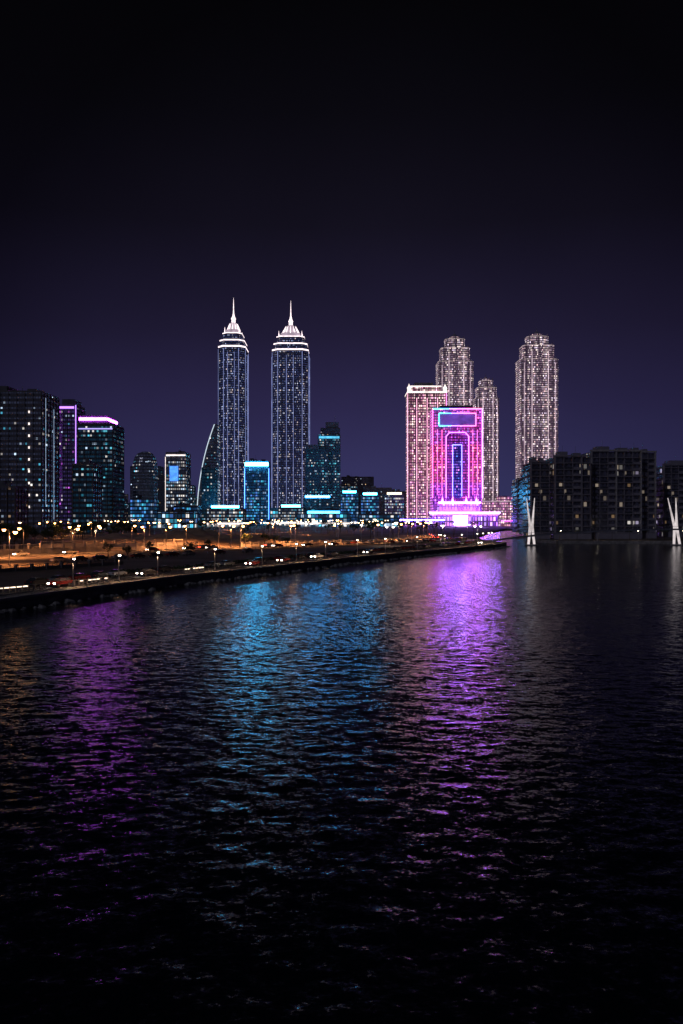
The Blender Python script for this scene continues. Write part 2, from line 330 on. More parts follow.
# --- twin towers
f_twin=facade('twin_tower_windows',(.10,.10,.17),(.02,.02,.04),1.75,3.55,.55,.5,.26,[(.6,.68,1),(.85,.88,1),(.5,.6,1),(1,.8,.7)],1.3,.17,(.17,.21,.65),.9,.25,.3)
twin_trim=plain('tower_cladding',(.24,.25,.36),.5)
G_line=glow('pier_light_line',(.40,.48,1),.55,.45,.08)
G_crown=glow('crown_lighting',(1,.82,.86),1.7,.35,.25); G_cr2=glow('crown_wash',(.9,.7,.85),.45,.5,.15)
def oct_(w,d,c): return [(-w/2+c,-d/2),(w/2-c,-d/2),(w/2,-d/2+c),(w/2,d/2-c),(w/2-c,d/2),(-w/2+c,d/2),(-w/2,d/2-c),(-w/2,-d/2+c)]
def twin(x,y,rot):
    mb=MB(); w,d=54,39
    mb.prism(oct_(w,d,8),0,270,f_twin,roofm)
    for k,sx in enumerate(np.linspace(-w/2+8,w/2-8,7)):
        for s in (-1,1): mb.box(sx-.6,sx+.6,*sorted((s*(d/2+.002),s*(d/2+1.1))),0,272,twin_trim)
    for sy in np.linspace(-d/2+8,d/2-8,4):
        for s in (-1,1): mb.box(*sorted((s*(w/2+.002),s*(w/2+1.1))),sy-.6,sy+.6,0,272,twin_trim)
    for sx in (-1,1):
        for sy in (-1,1):
            mb.beam((sx*(w/2-8),sy*(d/2+1.3),6),(sx*(w/2-8),sy*(d/2+1.3),268),.4,G_line,n=4)
            mb.beam((sx*(w/2+1.3),sy*(d/2-8),6),(sx*(w/2+1.3),sy*(d/2-8),268),.4,G_line,n=4)
            mb.beam((sx*5.3,sy*(d/2+2.7),6),(sx*5.3,sy*(d/2+2.7),262),.3,G_line,n=4)
            mb.beam((sx*(w/2+2.7),sy*5.3,6),(sx*(w/2+2.7),sy*5.3,262),.3,G_line,n=4)
    for s in (-1,1):
        mb.box(-5,5,*sorted((s*(d/2+.01),s*(d/2+2.4))),0,262,f_twin); mb.box(*sorted((s*(w/2+.01),s*(w/2+2.4))),-5,5,0,262,f_twin)
    for z in range(30,265,39): mb.prism(oct_(w+1.6,d+1.6,8.4),z,z+1.5,twin_trim,bottom=True)
    mb.prism(oct_(w+3,d+3,9),270,272.4,G_crown,twin_trim,bottom=True)
    mb.prism(oct_(w-4,d-4,8),272.4,280,f_twin,roofm)
    mb.prism(oct_(w-1,d-1,8),280,282,G_crown,twin_trim,bottom=True)
    mb.prism(oct_(w-12,d-10,7),282,292,f_twin,roofm); mb.prism(oct_(w-10,d-9,7),292,293.6,G_crown,twin_trim,bottom=True)
    mb.prism(oct_(w-24,d-18,6),293.6,300,G_cr2,roofm)
    for i in range(12):
        t=2*math.pi*i/12; c,s=math.cos(t),math.sin(t)
        mb.beam((c*14,s*10.5,299),(c*8,s*6,311),1.0,G_crown,.3)
    mb.lathe(0,0,[(9,300),(8,305),(5.5,309),(3.2,313)],10,G_cr2,smooth=True)
    mb.lathe(0,0,[(3.2,313),(3.0,318),(3.9,319),(2.0,323),(.9,328),(.55,340),(.15,352)],10,G_crown,smooth=True)
    for sx in (-1,1):
        for sy in (-1,1): mb.beam((sx*18,sy*11,293),(sx*18,sy*11,302),.9,G_crown,.2)
    return mb.obj('twin_hotel_tower',(x,y,T),rot)
twin(-80,1262,0); twin(-168,1245,math.radians(90))
f_pod=facade('podium_windows',(.12,.13,.16),(.05,.06,.07),4,5,.8,.7,.75,[TEAL,WHITE,BLUE,COOL],1.9,.1,(.06,.35,.8),.3,.3,.3)
mb=MB(); mb.box(-95,95,0,60,0,24,f_pod,roofm); relief(mb,190,60,24,5,10,concrete,.8)
mb.box(-50,-14,-2,-1.1,14,21,G_cy); mb.box(40,86,-2,-1.1,16,19,G_cy); mb.obj('hotel_podium',(-92,1150,T))  # cyan bands widened and strengthened to broaden the water reflection
def exG(mb,w,d,h):
    mb.box(-w/2,w/2,-1.6,-.62,h-5,h-1,glow('cyan_roof_band',(.04,.5,.95),62,.2,.2))
    for x in (-w/2-.8,w/2+.4): mb.box(x,x+.5,-1,-.62,8,h-8,G_blue)
block('cyan_lit_office',-106,1000,29,26,80,f_cyan,5,extra=exG)
mb=MB()
mb.box(-15,15,0,26,0,124,f_teal,roofm); relief(mb,30,26,124,7.4,5,dark_conc,.4)
mb.box(-12,15,2,24,124,134,f_dark,roofm); mb.box(-5,13,4,20,134,142,dark_conc,roofm); mb.beam((8,10,142),(8,10,152),.25,steel)
mb.box(-32,-1,-8,-1,0,104,f_teal,roofm); mb.box(-32,-15.5,-1,20,0,104,f_teal,roofm)
for z in range(7,104,7): mb.box(-32.5,-.6,-8.5,-8.003,z,z+.5,dark_conc,bottom=True)
for x in range(-32,0,5): mb.box(x-.25,x+.25,-8.9,-8.502,0,104,dark_conc)
mb.box(-32,-14,-7.9,10,104,110,dark_conc,roofm); mb.box(-14,14,-.8,-.61,119,122,glow('teal_top_band',(.08,.5,.8),1.2,.4,.3))
mb.obj('stepped_office_tower',(-17,1100,T))
def exS(col,s,wide=.38):
    g=glow('roof_sign_and_reflection_glow',col,s,.3,.4)  # several blue ones are added to widen the cyan water reflection
    def f(mb,w,d,h):
        mb.box(-w*wide,w*wide,-.2,.4,h+1.3,h+3.9,g); mb.box(-w/2,w/2,-1.1,-.62,3,5,G_soft)
    return f
DB=(.03,.38,.95)
for (x,y,w,h,f,e) in ((10,1000,22,40,f_cyan,exS(DB,34)),(35,980,22,37,f_cyan,exS((.04,.46,.95),44)),(66,1000,24,38,f_white,exS((1,.75,.5),3)),(-30,1000,34,34,f_teal,exS(DB,36,.45)),(-62,980,30,22,f_white,exS((.04,.46,.9),46)),
    (-20,900,60,14,f_pod,exS(DB,18,.3)),(42,900,46,13,f_pod,None),(52,1150,40,52,f_dark,None),(90,1250,50,50,f_dark,None),(0,1300,50,60,f_teal,None),(30,1500,60,85,f_dark,None),(-128,880,40,20,f_white,exS((.04,.45,.9),34)),(-170,800,44,16,f_pod,None)):
    block('waterfront_building' if h<41 else 'office_building',x,y,w,24,h,f,extra=e)
mb=MB()
for i in range(150):
    x=random.uniform(-1500,1500); y=random.uniform(1700,2600); w=random.uniform(25,60); h=random.uniform(20,75)
    mb.box(x-w/2,x+w/2,y,y+40,0,h,random.choice([f_dark,f_office,f_dark,f_teal]),roofm)
mb.obj('distant_skyline',(0,0,T))

# --- warm hotel tower + neon hotel
f_warm=facade('warm_hotel_windows',(.36,.27,.29),(.06,.04,.04),2.2,3.3,.62,.6,.88,[(1,.74,.66),(1,.55,.56),(1,.86,.78),(.95,.42,.7)],2.7,.35,(.9,.3,.5),.35,.15,.2)
cream=plain('cream_stone',(.42,.36,.33),.7)
G_pinkw=glow('pink_wash_light',(1,.45,.65),1.9,.3,.1)
mb=MB(); w,d,h=47,34,166
mb.box(-w/2,w/2,0,d,0,h,f_warm,roofm)
for x in (-22.5,-14,-12,-1,1,12,14,22.5): mb.box(x-.5,x+.5,-1.5,-.003,0,h,cream)
for x in (-13,0,13): mb.box(x-.35,x+.35,-.5,-.003,6,h-6,G_pinkw)
for z in range(12,int(h),22): mb.box(-24.4,24.4,-1.9,-1.502,z,z+.8,cream,bottom=True)
mb.box(-25,25,-2.2,d+1,h,h+2,G_soft,cream,bottom=True)
mb.box(-20,17,2,d-2,h+2,h+8,f_warm,roofm); mb.box(-21,18,1,d-1,h+8,h+9.5,G_soft,cream,bottom=True); mb.box(-15,8,5,d-5,h+9.5,h+14,cream,roofm)
for x in (-22.5,22.5): mb.lathe(x,1,[(2.2,h+2),(2.2,h+6),(2.8,h+6.3),(1.2,h+9),(.1,h+12)],8,G_soft)
mb.box(-24.9,-24.2,-1.2,-.2,4,h,G_pinkw); mb.box(23.8,24.4,-1.2,-.2,4,h,G_pink)
mb.obj('warm_lit_hotel_tower',(107,1000,T))

def nf(name,cols,dc,s=2.3): return facade(name,(.22,.1,.22),(.06,.02,.06),2.1,3.3,.7,.66,.92,cols,s,.42,dc,.2,.1,.1)
f_n1=nf('violet_led_windows',[(.6,.1,1),(.9,.12,.8),(.4,.12,1),(1,.3,.8)],(.5,.05,.9))
f_n2=nf('pink_led_windows',[(1,.1,.35),(1,.2,.3),(.9,.1,.6),(1,.45,.5)],(.9,.04,.35))
f_n3=nf('magenta_led_windows',[(.9,.1,.75),(.6,.12,1),(1,.15,.5),(.35,.25,1)],(.65,.05,.7))
f_nin=facade('violet_recess_windows',(.05,.04,.2),(.02,.02,.15),2.1,3.3,.6,.5,.85,[BLUE,PUR,(.35,.4,1),(.9,.3,1)],2.0,.3,(.18,.1,1),.5,.2,.2)
f_ncore=facade('magenta_recess_windows',(.15,.04,.15),(.06,.02,.08),2.1,3.3,.65,.55,.9,[(.7,.08,.8),(1,.12,.5),(.4,.1,1)],1.8,.35,(.5,.05,.7),.3,.2,.2)
mb=MB(); h=142
for (z0,z1,f) in ((0,52,f_n1),(52,98,f_n2),(98,h,f_n3)):
    cap=z1==h
    for xa,xb in ((-29.5,-13.5),(13.5,29.5)):
        mb.prism([(xa,0),(xb,0),(xb,30),(xa,30)],z0,z1,f,roofm,cap=cap)
mb.box(-13.5,13.5,0,30,112,h,f_n3,roofm); mb.box(-13.5,13.5,4,30,0,112,f_ncore,roofm)
mb.box(-5.5,5.5,1.5,3.99,34,100,f_nin,cream)
def tube(mb,pts,r,m):
    for a,b_ in zip(pts,pts[1:]): mb.beam(a,b_,r,m,n=6)
rain=[(0.05,.6,1),(.05,.3,1),(.25,.12,1),(.6,.1,1),(1,.1,.6),(1,.1,.3)]
RB_=[glow('rgb_led_%d'%i,c,8) for i,c in enumerate(rain)]
for i in range(6): mb.beam((-29.5+i*59/6,-.8,h-1),(-29.5+(i+1)*59/6,-.8,h-1),.6,RB_[i])
tube(mb,[(-29.8,-.8,h-1),(-29.8,-.8,34)],.5,G_pink); tube(mb,[(29.8,-.8,h-1),(29.8,-.8,34)],.5,G_mag)
mb.box(-22,22,-1.4,-.003,121,135,glow('led_panel',(.16,.05,.5),.7,.5,.12))
for i in range(6):
    for z in (120.5,135.5): mb.beam((-22+i*44/6,-1.6,z),(-22+(i+1)*44/6,-1.6,z),.45,RB_[i])
tube(mb,[(-22,-1.6,120.5),(-22,-1.6,135.5)],.4,RB_[0]); tube(mb,[(22,-1.6,120.5),(22,-1.6,135.5)],.4,RB_[5])
arch=[(-13.5,-.9,34),(-13.5,-.9,108),(-9.5,-.9,112.5),(9.5,-.9,112.5),(13.5,-.9,108),(13.5,-.9,34)]
tube(mb,arch,.45,glow('orchid_neon',(.65,.12,1),7)); tube(mb,[(-5.5,.9,36),(-5.5,.9,98),(5.5,.9,98),(5.5,.9,36)],.45,glow('blue_violet_neon',(.16,.14,1),7))
for x in (-24,-18.5,18.5,24): tube(mb,[(x,-.6,38),(x,-.6,116)],.22,G_pink)
for z in range(40,118,7): mb.box(-29.7,-14,-.5,-.003,z,z+.4,cream,bottom=True); mb.box(14,29.7,-.5,-.003,z,z+.4,cream,bottom=True)
mb.box(-20,20,8,26,h,h+4,dark_conc,roofm)
f_pp=facade('podium_arcade',(.3,.2,.42),(.2,.1,.4),3.6,6,.7,.75,.9,[(.75,.5,1),(.4,.15,1),(1,.4,.85)],2.6,.6,(.4,.08,1),.2,.1,.1)
mb.box(-34,44,-24,-2,0,15,f_pp,cream); mb.box(-24,24,-18,-1.7,15,28,f_pp,cream)
for i in range(14): mb.box(-34+i*6-.6,-34+i*6+.6,-25.4,-24.003,0,15.5,cream)
gvb=glow('violet_white_band',(.34,.12,1),80)
mb.box(-36,46,-26,-25.5,15.2,16.8,gvb); mb.box(-25,25,-19,-18.05,27.5,29,G_pur)
mb.box(-8,8,-26.6,-26.05,2,13,glow('bright_entrance',(.5,.3,1),36)); mb.box(-12,12,-30,-25.6,13.2,14.4,cream,bottom=True)
for x in (-20,-8,8,20): mb.lathe(x,-17,[(1.2,28),(1.4,31),(.6,33),(.05,36)],8,G_mag)
mb.obj('neon_lit_hotel',(139,960,T))
mb=MB(); mb.box(-30,30,0,14,0,9,f_pp,cream); mb.box(-30,30,-.6,-.01,7,8.3,glow('violet_reflection_strip',(.18,.12,1),40))  # strip added along the base to spread violet across the water
for i in range(11): mb.box(-30+i*6-.4,-30+i*6+.4,-1.6,-.61,0,9,cream)
mb.box(-31,31,-1.8,14.5,9.01,9.6,cream,bottom=True); mb.obj('hotel_terrace',(88,915,T))
mb=MB(); mb.box(-22,22,0,14,0,8,f_warm,cream); mb.box(-22,22,-.6,-.01,6.6,7.1,G_mag)
for i in range(8): mb.box(-22+i*6-.4,-22+i*6+.4,-1.6,-.61,0,8,cream)
mb.box(-23,23,-1.8,14.5,8.01,8.6,cream,bottom=True); mb.obj('hotel_terrace',(207,930,T))

# --- tall residential towers
f_res=facade('residential_tower_windows',(.3,.25,.3),(.03,.03,.04),1.9,3.3,.66,.58,.55,[(1,.8,.72),(1,.88,.85),(.9,.74,.95),(1,.64,.62)],2.0,.34,(.6,.38,.55),.8,.2,.4)
res_trim=plain('residential_cladding',(.4,.34,.4),.6)
G_dimw=glow('dim_warm_band',(1,.76,.76),.4,.45,.2); G_rl=glow('rib_light',(1,.76,.85),.9,.45,.1)
def restower(name,x,y,w,h,d=38):
    mb=MB()
    P=lambda a,b_: [(-a/2+3,-b_/2),(-a*.18,-b_/2-3),(a*.18,-b_/2-3),(a/2-3,-b_/2),(a/2,-b_/2+4),(a/2,b_/2-4),(a/2-3,b_/2),(-a/2+3,b_/2),(-a/2,b_/2-4),(-a/2,-b_/2+4)]
    t=[(1,0,.86),(.82,.86,.935),(.56,.935,.985)]
    for s,a,b_ in t:
        mb.prism(P(w*s,d*s),h*a,h*b_,f_res,roofm); mb.prism(P(w*s+.6,d*s+.6),h*b_-.9,h*b_+.2,G_dimw,res_trim,bottom=True)
        n=5
        for k in range(n):
            xx=-w*s*.42+w*s*.84*k/(n-1); mb.box(xx-.5,xx+.5,-d*s/2-3.6 if abs(xx)<w*s*.18 else -d*s/2-1.2,-d*s/2+1,h*b_-16,h*b_+3.5,res_trim)
    mb.prism(mb.ngon(0,0,w*.14,12),h*.985,h*1.0,f_res,roofm)
    for s in (-1,1):
        for xx in (.21,.34,.46): mb.box(s*w*xx-.6,s*w*xx+.6,-d/2-1.6,-d/2+3,0,h*.86,res_trim)
        mb.beam((s*w*.21,-d/2-3.2,20),(s*w*.21,-d/2-3.2,h*.9),.4,G_rl,n=4)
        mb.beam((s*w*.4,-d/2-1.5,20),(s*w*.4,-d/2-1.5,h*.84),.3,G_rl,n=4)
    mb.box(-w*.05,w*.05,-d/2-4.4,-d/2-3.003,0,h*.9,f_res,res_trim)
    mb.lathe(0,0,[(w*.12,h*1.0),(w*.07,h*1.01),(.4,h*1.02),(.15,h*1.04)],10,res_trim)
    return mb.obj(name,(x,y,T))
restower('residential_tower',298,1222,58,289); restower('residential_tower',175,1240,54,289)
restower('residential_tower',219,1215,36,220,32)
mb=MB(); mb.box(-34,34,0,26,0,30,f_warm,roofm); relief(mb,68,26,30,6.6,6.8,cream,.6); mb.box(-35,35,-1,27,30,31.5,G_dimw,cream,bottom=True); mb.box(-10,10,3,20,31.5,37,f_warm,roofm)
mb.obj('beige_hotel_wing',(207,1000,T))
block('waterfront_building',262,1010,60,26,16,f_warm,8,trim=cream)

# --- right bank apartment blocks
f_apt=facade('apartment_windows',(.12,.11,.13),(.02,.02,.025),2.2,3.4,.72,.68,.11,[WARM,WHITE,(1,.8,.6),(.8,.7,1)],.6,.012,(.3,.3,.6),.3,.2,.6)
apt=plain('apartment_render',(.28,.26,.3),.75,0,.15,.3); glassrail=plain('smoked_glass_rail',(.05,.055,.065),.25)
def aptblock(x,y,w,d,h,rot=0,frame=False,fh=3.4,bw=4.4):
    mb=MB(); mb.box(-w/2,w/2,0,d,0,h,f_apt,roofm); nf=int(h/fh); nb=max(2,round(w/bw))
    for k in range(1,nf+1):
        z=k*fh; mb.box(-w/2-.2,w/2+.2,-1.5,-.004,z-.2,z+.2,apt,bottom=True)
        mb.box(-w/2-1.3,-w/2-.004,1,d-1,z-.15,z+.15,apt,bottom=True); mb.box(w/2+.004,w/2+1.3,1,d-1,z-.15,z+.15,apt,bottom=True)
        if k<nf:
            for i in range(nb):
                if (i+k*(i%3==1))%4!=3: 
                    xa=-w/2+w*i/nb+.3; mb.box(xa,xa+w/nb-.6,-1.48,-1.4,z+.201,z+1.15,glassrail if (i+1)%3 else apt)
            mb.box(-w/2-1.28,-w/2-1.2,1.2,d-1.2,z+.151,z+1.15,glassrail)
    for i in range(nb+1):
        xa=-w/2+w*i/nb; t=.34 if (i%3==0) else .16
        mb.box(xa-t,xa+t,-1.75 if i%3==0 else -1.35,-.006,0,h+(1 if i%3==0 else 0),light_conc if frame and i%3==0 else apt)
    mb.box(-w/2-.5,w/2+.5,-1.9,.3,h+.21,h+1.1,light_conc if frame else apt,bottom=True)
    mb.box(-w*.3,-w*.05,d*.3,d*.7,h+.01,h+3.5,apt); mb.box(w*.1,w*.3,d*.2,d*.5,h+.01,h+2.6,apt)
    mb.beam((w*.2,d*.4,h+2),(w*.2,d*.4,h+6.5),.07,steel); mb.beam((-w*.15,d*.5,h+3),(-w*.15,d*.5,h+7),.07,steel)
    mb.box(-w/2,w/2,-3,-1.95,0,3,apt)
    return mb.obj('apartment_block',(x,y,T),rot)
aptblock(108,436,10,18,41.5); aptblock(124,430,19,18,44)
aptblock(150,438,27,20,47.5,0,True); aptblock(168.5,446,12,20,47.5,0,True); aptblock(206,470,34,22,42)
aptblock(250,480,34,22,46); aptblock(150,520,60,20,36); aptblock(145,600,26,18,40)

# ---------------------------------------------------------------- footbridge
mb=MB()
def bez(p0,p1,p2,t): return Vector(p0)*(1-t)**2+2*Vector(p1)*t*(1-t)+Vector(p2)*t*t
pts=[bez((66,372,2.2),(125,372,12),(240,380,5.5),i/24) for i in range(25)]
for a,b_ in zip(pts,pts[1:]):
    mb.face([(a.x,a.y-2,a.z),(b_.x,b_.y-2,b_.z),(b_.x,b_.y+2,b_.z),(a.x,a.y+2,a.z)],asph)
    mb.face([(a.x,a.y-2,a.z-.7),(b_.x,b_.y-2,b_.z-.7),(b_.x,b_.y-2,b_.z),(a.x,a.y-2,a.z)],steel)
    mb.face([(a.x,a.y-2,a.z-.7),(a.x,a.y+2,a.z-.7),(b_.x,b_.y+2,b_.z-.7),(b_.x,b_.y-2,b_.z-.7)],steel)
    for s in (-1.95,1.95):
        mb.beam((a.x,a.y+s,a.z),(a.x,a.y+s,a.z+1.1),.04,steel,n=4); mb.beam((a.x,a.y+s,a.z+1.1),(b_.x,b_.y+s,b_.z+1.1),.04,steel,n=4)
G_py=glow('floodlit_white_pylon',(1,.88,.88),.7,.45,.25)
def deck_at(x):
    return min(pts,key=lambda p:abs(p.x-x))
def pylon(x,y,lean):
    for s in (-1,1):
        mb.beam((x+s*1.6,y-3+s*.2,-1),(x+s*.5+lean*.3,y-3,9),.55,G_py,.65)
        mb.beam((x+s*.5+lean*.3,y-3,9),(x+s*1.9+lean,y-3,22.5),.65,G_py,.15)
    mb.prism(mb.ngon(x,y-3,3.2,10),-2,.7,concrete)
    for k in range(7):
        for s in (-1,1):
            q=deck_at(x+s*(5+k*4.5)); mb.beam((x+lean*.9+s*1.3,y-3,21-k*1.3),(q.x,q.y-1.9,q.z),.035,steel,n=3)
pylon(89.5,380,-.4); pylon(159,382,-2.5)
mb.obj('pedestrian_bridge')

# ---------------------------------------------------------------- street furniture
def lampmesh(h,mat,double=False,arm=1.6,R=.5):
    mb=MB(); mb.lathe(0,0,[(.22,0),(.2,.5),(.11,.7),(.07,h-.4)],8,steel); mb.prism(mb.ngon(0,0,.28,8),0,.12,concrete)
    for s in ((-1,1) if double else (1,)):
        mb.beam((0,0,h-.5),(s*arm*.6,0,h),.05,steel); mb.beam((s*arm*.6,0,h),(s*arm,0,h+.05),.05,steel)
        mb.prism([(s*arm-R*1.1,-R*.6),(s*arm+R*1.1,-R*.6),(s*arm+R*1.1,R*.6),(s*arm-R*1.1,R*.6)],h-.02,h+.16,steel,bottom=True)
        mb.lathe(s*arm,0,[(.02,h-R*1.1),(R*.7,h-R*.85),(R,h-.03)],8,mat)
    o=mb.obj('street_lamp'); me=o.data; bpy.data.objects.remove(o); return me
LM_o=lampmesh(8.5,G_or,R=.55); LM_w=lampmesh(8,G_wl,True,1.3,.45); LM_s=lampmesh(5,G_wl,False,.5,.28); LM_ww=lampmesh(8.5,G_ww,True,1.3,.45)
def lamp(x,y,z,me,power=0,col=(1,.34,.1),h=8.2,rot=None):
    o=inst('street_lamp',me,(x,y,z),random.uniform(0,6.28) if rot is None else rot)
    if power:
        L=bpy.data.lights.new('lamp_light','SPOT'); L.energy=power; L.color=col; L.shadow_soft_size=.25; L.spot_size=math.radians(150); L.spot_blend=.5
        lo=bpy.data.objects.new('lamp_light',L); C.objects.link(lo); lo.parent=o; lo.location=(0,0,h-.9)
for x,y in ((-83,200),(-100,296),(-99,322),(-87,332),(-74,300),(-64,330),(-50,326),(-118,262),(-110,330),(-40,318),(-90,420),(-125,400),(-36,420),(-120,500),(-80,520),(-98,236),(-84,250),(-20,345)): lamp(x,y,T,LM_o,20000)
RL=offset(RD,7)
for i in range(len(RL)-1):
    a=Vector(RL[i]);b_=Vector(RL[i+1]);n=max(1,round((b_-a).length/24))
    for k in range(n):
        p=a+(b_-a)*(k+.5)/n; lamp(p.x,p.y,T,LM_o,14000)
for x,y in ((-60,560),(-95,600),(-130,640),(-150,560),(-20,520),(-40,620),(0,600),(-100,700),(-60,740),(-160,450),(-170,500),(20,700)): lamp(x,y,T,LM_o,12000)
for i in range(44): lamp(random.uniform(-210,0),random.uniform(440,820),T,random.choice([LM_o,LM_o,LM_ww]),0)
S2=offset(SH,5.2)
for i in range(4,len(S2)-1):
    p=Vector(S2[i]);q=Vector(S2[i+1])
    for t in (0,.5):
        c=p+(q-p)*t; lamp(c.x,c.y,T,LM_s,1000,(1,.55,.3),5,rot=math.pi/2)
for i in range(34):
    x=random.uniform(-70,76);y=random.uniform(430,860)
    lamp(x+ (y-430)*.08,y,T,random.choice([LM_w,LM_ww]),0)
for x,y in ((20,330),(48,380),(10,400),(60,352),(30,450),(66,420)): lamp(x,y,T,LM_w,2000,(1,.7,.5),8)
for x,y in ((112,408),(130,406),(150,404),(172,402)): lamp(x,y,T,LM_s,150,(1,.75,.5),5,rot=math.pi/2)

# sand mound, walls
mb=MB(); nx_,ny_=60,30
def hz(x,y):
    u=(x+72)/48; v=(y-372)/34; r=max(0,1-u*u)*max(0,1-v*v)
    return T-.05+6.0*r**.6*(.75+.25*math.sin(x*.16)+.12*math.sin(x*.5+y*.3)+.1*math.sin(y*.4))
msand=plain('bare_sand',(.34,.25,.18),.95,0,.3,.25)
G=[[(-122+100*i/nx_,336+72*j/ny_) for i in range(nx_+1)] for j in range(ny_+1)]
for j in range(ny_):
    for i in range(nx_):
        q=[G[j][i],G[j][i+1],G[j+1][i+1],G[j+1][i]]
        mb.face([(x,y,hz(x,y)) for x,y in q],msand)
mb.obj('sand_mound')
def wall(x0,y0,x1,y1,h,m,step=4,name='boundary_wall'):
    mb=MB(); L=math.hypot(x1-x0,y1-y0); a=math.atan2(y1-y0,x1-x0)
    mb.box(0,L,-.12,.12,0,h*.55,m); mb.box(0,L,-.08,.08,h*.9,h*.97,m,bottom=True)
    k=0
    while k<=L: mb.box(k-.25,k+.25,-.3,.3,0,h,m); mb.box(k-.35,k+.35,-.4,.4,h,h+.15,m,bottom=True); k+=step
    k=0
    while k<L: mb.box(k,k+.08,-.04,.04,h*.55,h*.9,m); k+=.5
    mb.obj(name,(x0,y0,T),a)
wall(-112,247,-82,279,3.4,light_conc); wall(-78,290,-52,310,2.4,light_conc); wall(-40,322,0,356,1.8,light_conc); wall(-115,306,-66,333,2.8,light_conc); wall(-80,170,-56,205,1.4,concrete)
def streak_rail(x0,y0,x1,y1,z,g):  # added glowing rail standing in for streaks of car light
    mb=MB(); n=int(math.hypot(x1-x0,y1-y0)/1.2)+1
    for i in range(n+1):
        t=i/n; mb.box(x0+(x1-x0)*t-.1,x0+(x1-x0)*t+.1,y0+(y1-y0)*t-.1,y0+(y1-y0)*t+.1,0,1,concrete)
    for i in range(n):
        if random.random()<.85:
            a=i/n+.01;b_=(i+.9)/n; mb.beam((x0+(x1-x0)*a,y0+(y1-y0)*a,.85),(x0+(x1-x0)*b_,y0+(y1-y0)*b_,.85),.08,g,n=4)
    mb.beam((x0,y0,1.03),(x1,y1,1.03),.08,steel); mb.obj('light_streak_rail',(0,0,z))
gl=glow('light_streak_glow',(1,.76,.56),2.6,.45,.8)
streak_rail(-56.5,124,-50.5,134,T,gl); streak_rail(-47,141,-43.5,149,T,gl); streak_rail(-34,173,-31,180,T,gl)

# ---------------------------------------------------------------- cars
taill=plain('tail_lens',(.3,.02,.02),.3)
def carmesh(body,hl=None,tl=None,name='parked_car'):
    mb=MB(); prof=[(-2.2,.45),(-2.2,.85),(-1.95,.98),(-1.45,1.03),(-.85,1.42),(.55,1.45),(1.15,1.02),(2.0,.85),(2.2,.62),(2.2,.4)]
    gm=glassrail; W=.88
    def yw(z): return W if z<1.04 else .68
    n=len(prof)
    for s in (-1,1):
        low=[p for p in prof if p[1]<1.035]; up=[(-1.45,1.03),(1.15,1.02),(.55,1.45),(-.85,1.42)]
        f=[(x,s*W,z) for x,z in low]; mb.face(f if s>0 else f[::-1],body)
        g=[(x,s*yw(z),z) for x,z in up]; mb.face(g,gm)
    for i in range(n-1):
        (x0,z0),(x1,z1)=prof[i],prof[i+1]; mt=gm if i in(3,5) else body
        mb.face([(x0,-yw(z0),z0),(x0,yw(z0),z0),(x1,yw(z1),z1),(x1,-yw(z1),z1)],mt)
    mb.face([(-2.2,-W,.42),(-2.2,W,.42),(2.2,W,.4),(2.2,-W,.4)],glassrail)
    for x in (-1.35,1.35):
        for s in (-1,1):
            mb.beam((x,s*.66,.33),(x,s*.91,.33),.33,asph,n=12); mb.beam((x,s*.915,.33),(x,s*.93,.33),.19,steel,n=8)
    for s in (-1,1):
        mb.box(2.17,2.25,s*.65-.18,s*.65+.18,.6,.78,hl or white_paint,bottom=True); mb.box(-2.25,-2.18,s*.65-.18,s*.65+.18,.7,.88,tl or taill,bottom=True)
        mb.box(.75,.95,s*.95-.1,s*.95+.1,.98,1.1,body)
    o=mb.obj(name); me=o.data; bpy.data.objects.remove(o); return me
paints=[plain('car_paint_%d'%i,c,.25,.2,.03) for i,c in enumerate([(.7,.7,.7),(.05,.05,.06),(.3,.31,.33),(.25,.03,.03)])]
CM=[carmesh(p) for p in paints]
HL=glow('headlight',(1,.9,.75),28); TL=glow('tail_light',(1,.05,.02),12)
CL=[carmesh(p,HL,TL,'car') for p in paints]
def along(line,off,step,k0=0):
    out=[]; L=offset(line,off)
    for i in range(k0,len(L)-1):
        a=Vector(L[i]);b_=Vector(L[i+1]);d=(b_-a).length;k=0
        while k<d: out.append((a+(b_-a)*k/d,math.atan2((b_-a).y,(b_-a).x))); k+=step
    return out
for p,a in along(SH,13,5.8,4):
    if random.random()<.55: inst('parked_car',random.choice(CM),(p.x,p.y,1.608),a)
for p,a in along(SH,8,16,3):
    if random.random()<.4: inst('car',random.choice(CL),(p.x,p.y,1.608),a+math.pi)
for o_,fl in ((-2.6,math.pi),(2.6,0)):
    for p,a in along(RD,o_,15):
        if random.random()<.55: inst('car',random.choice(CL),(p.x,p.y,1.611),a+fl)
for row in (0,1,2,3):
    for i in range(14):
        if random.random()<.75:
            inst('parked_car',random.choice(CM),(2+i*3.4+row*6,350+row*13+i*2.4,1.6),math.radians(120)+random.uniform(-.05,.05))
for i in range(12):
    if random.random()<.8: inst('parked_car',random.choice(CM),(-76+i*4,215+i*5.2,1.6),math.radians(55))

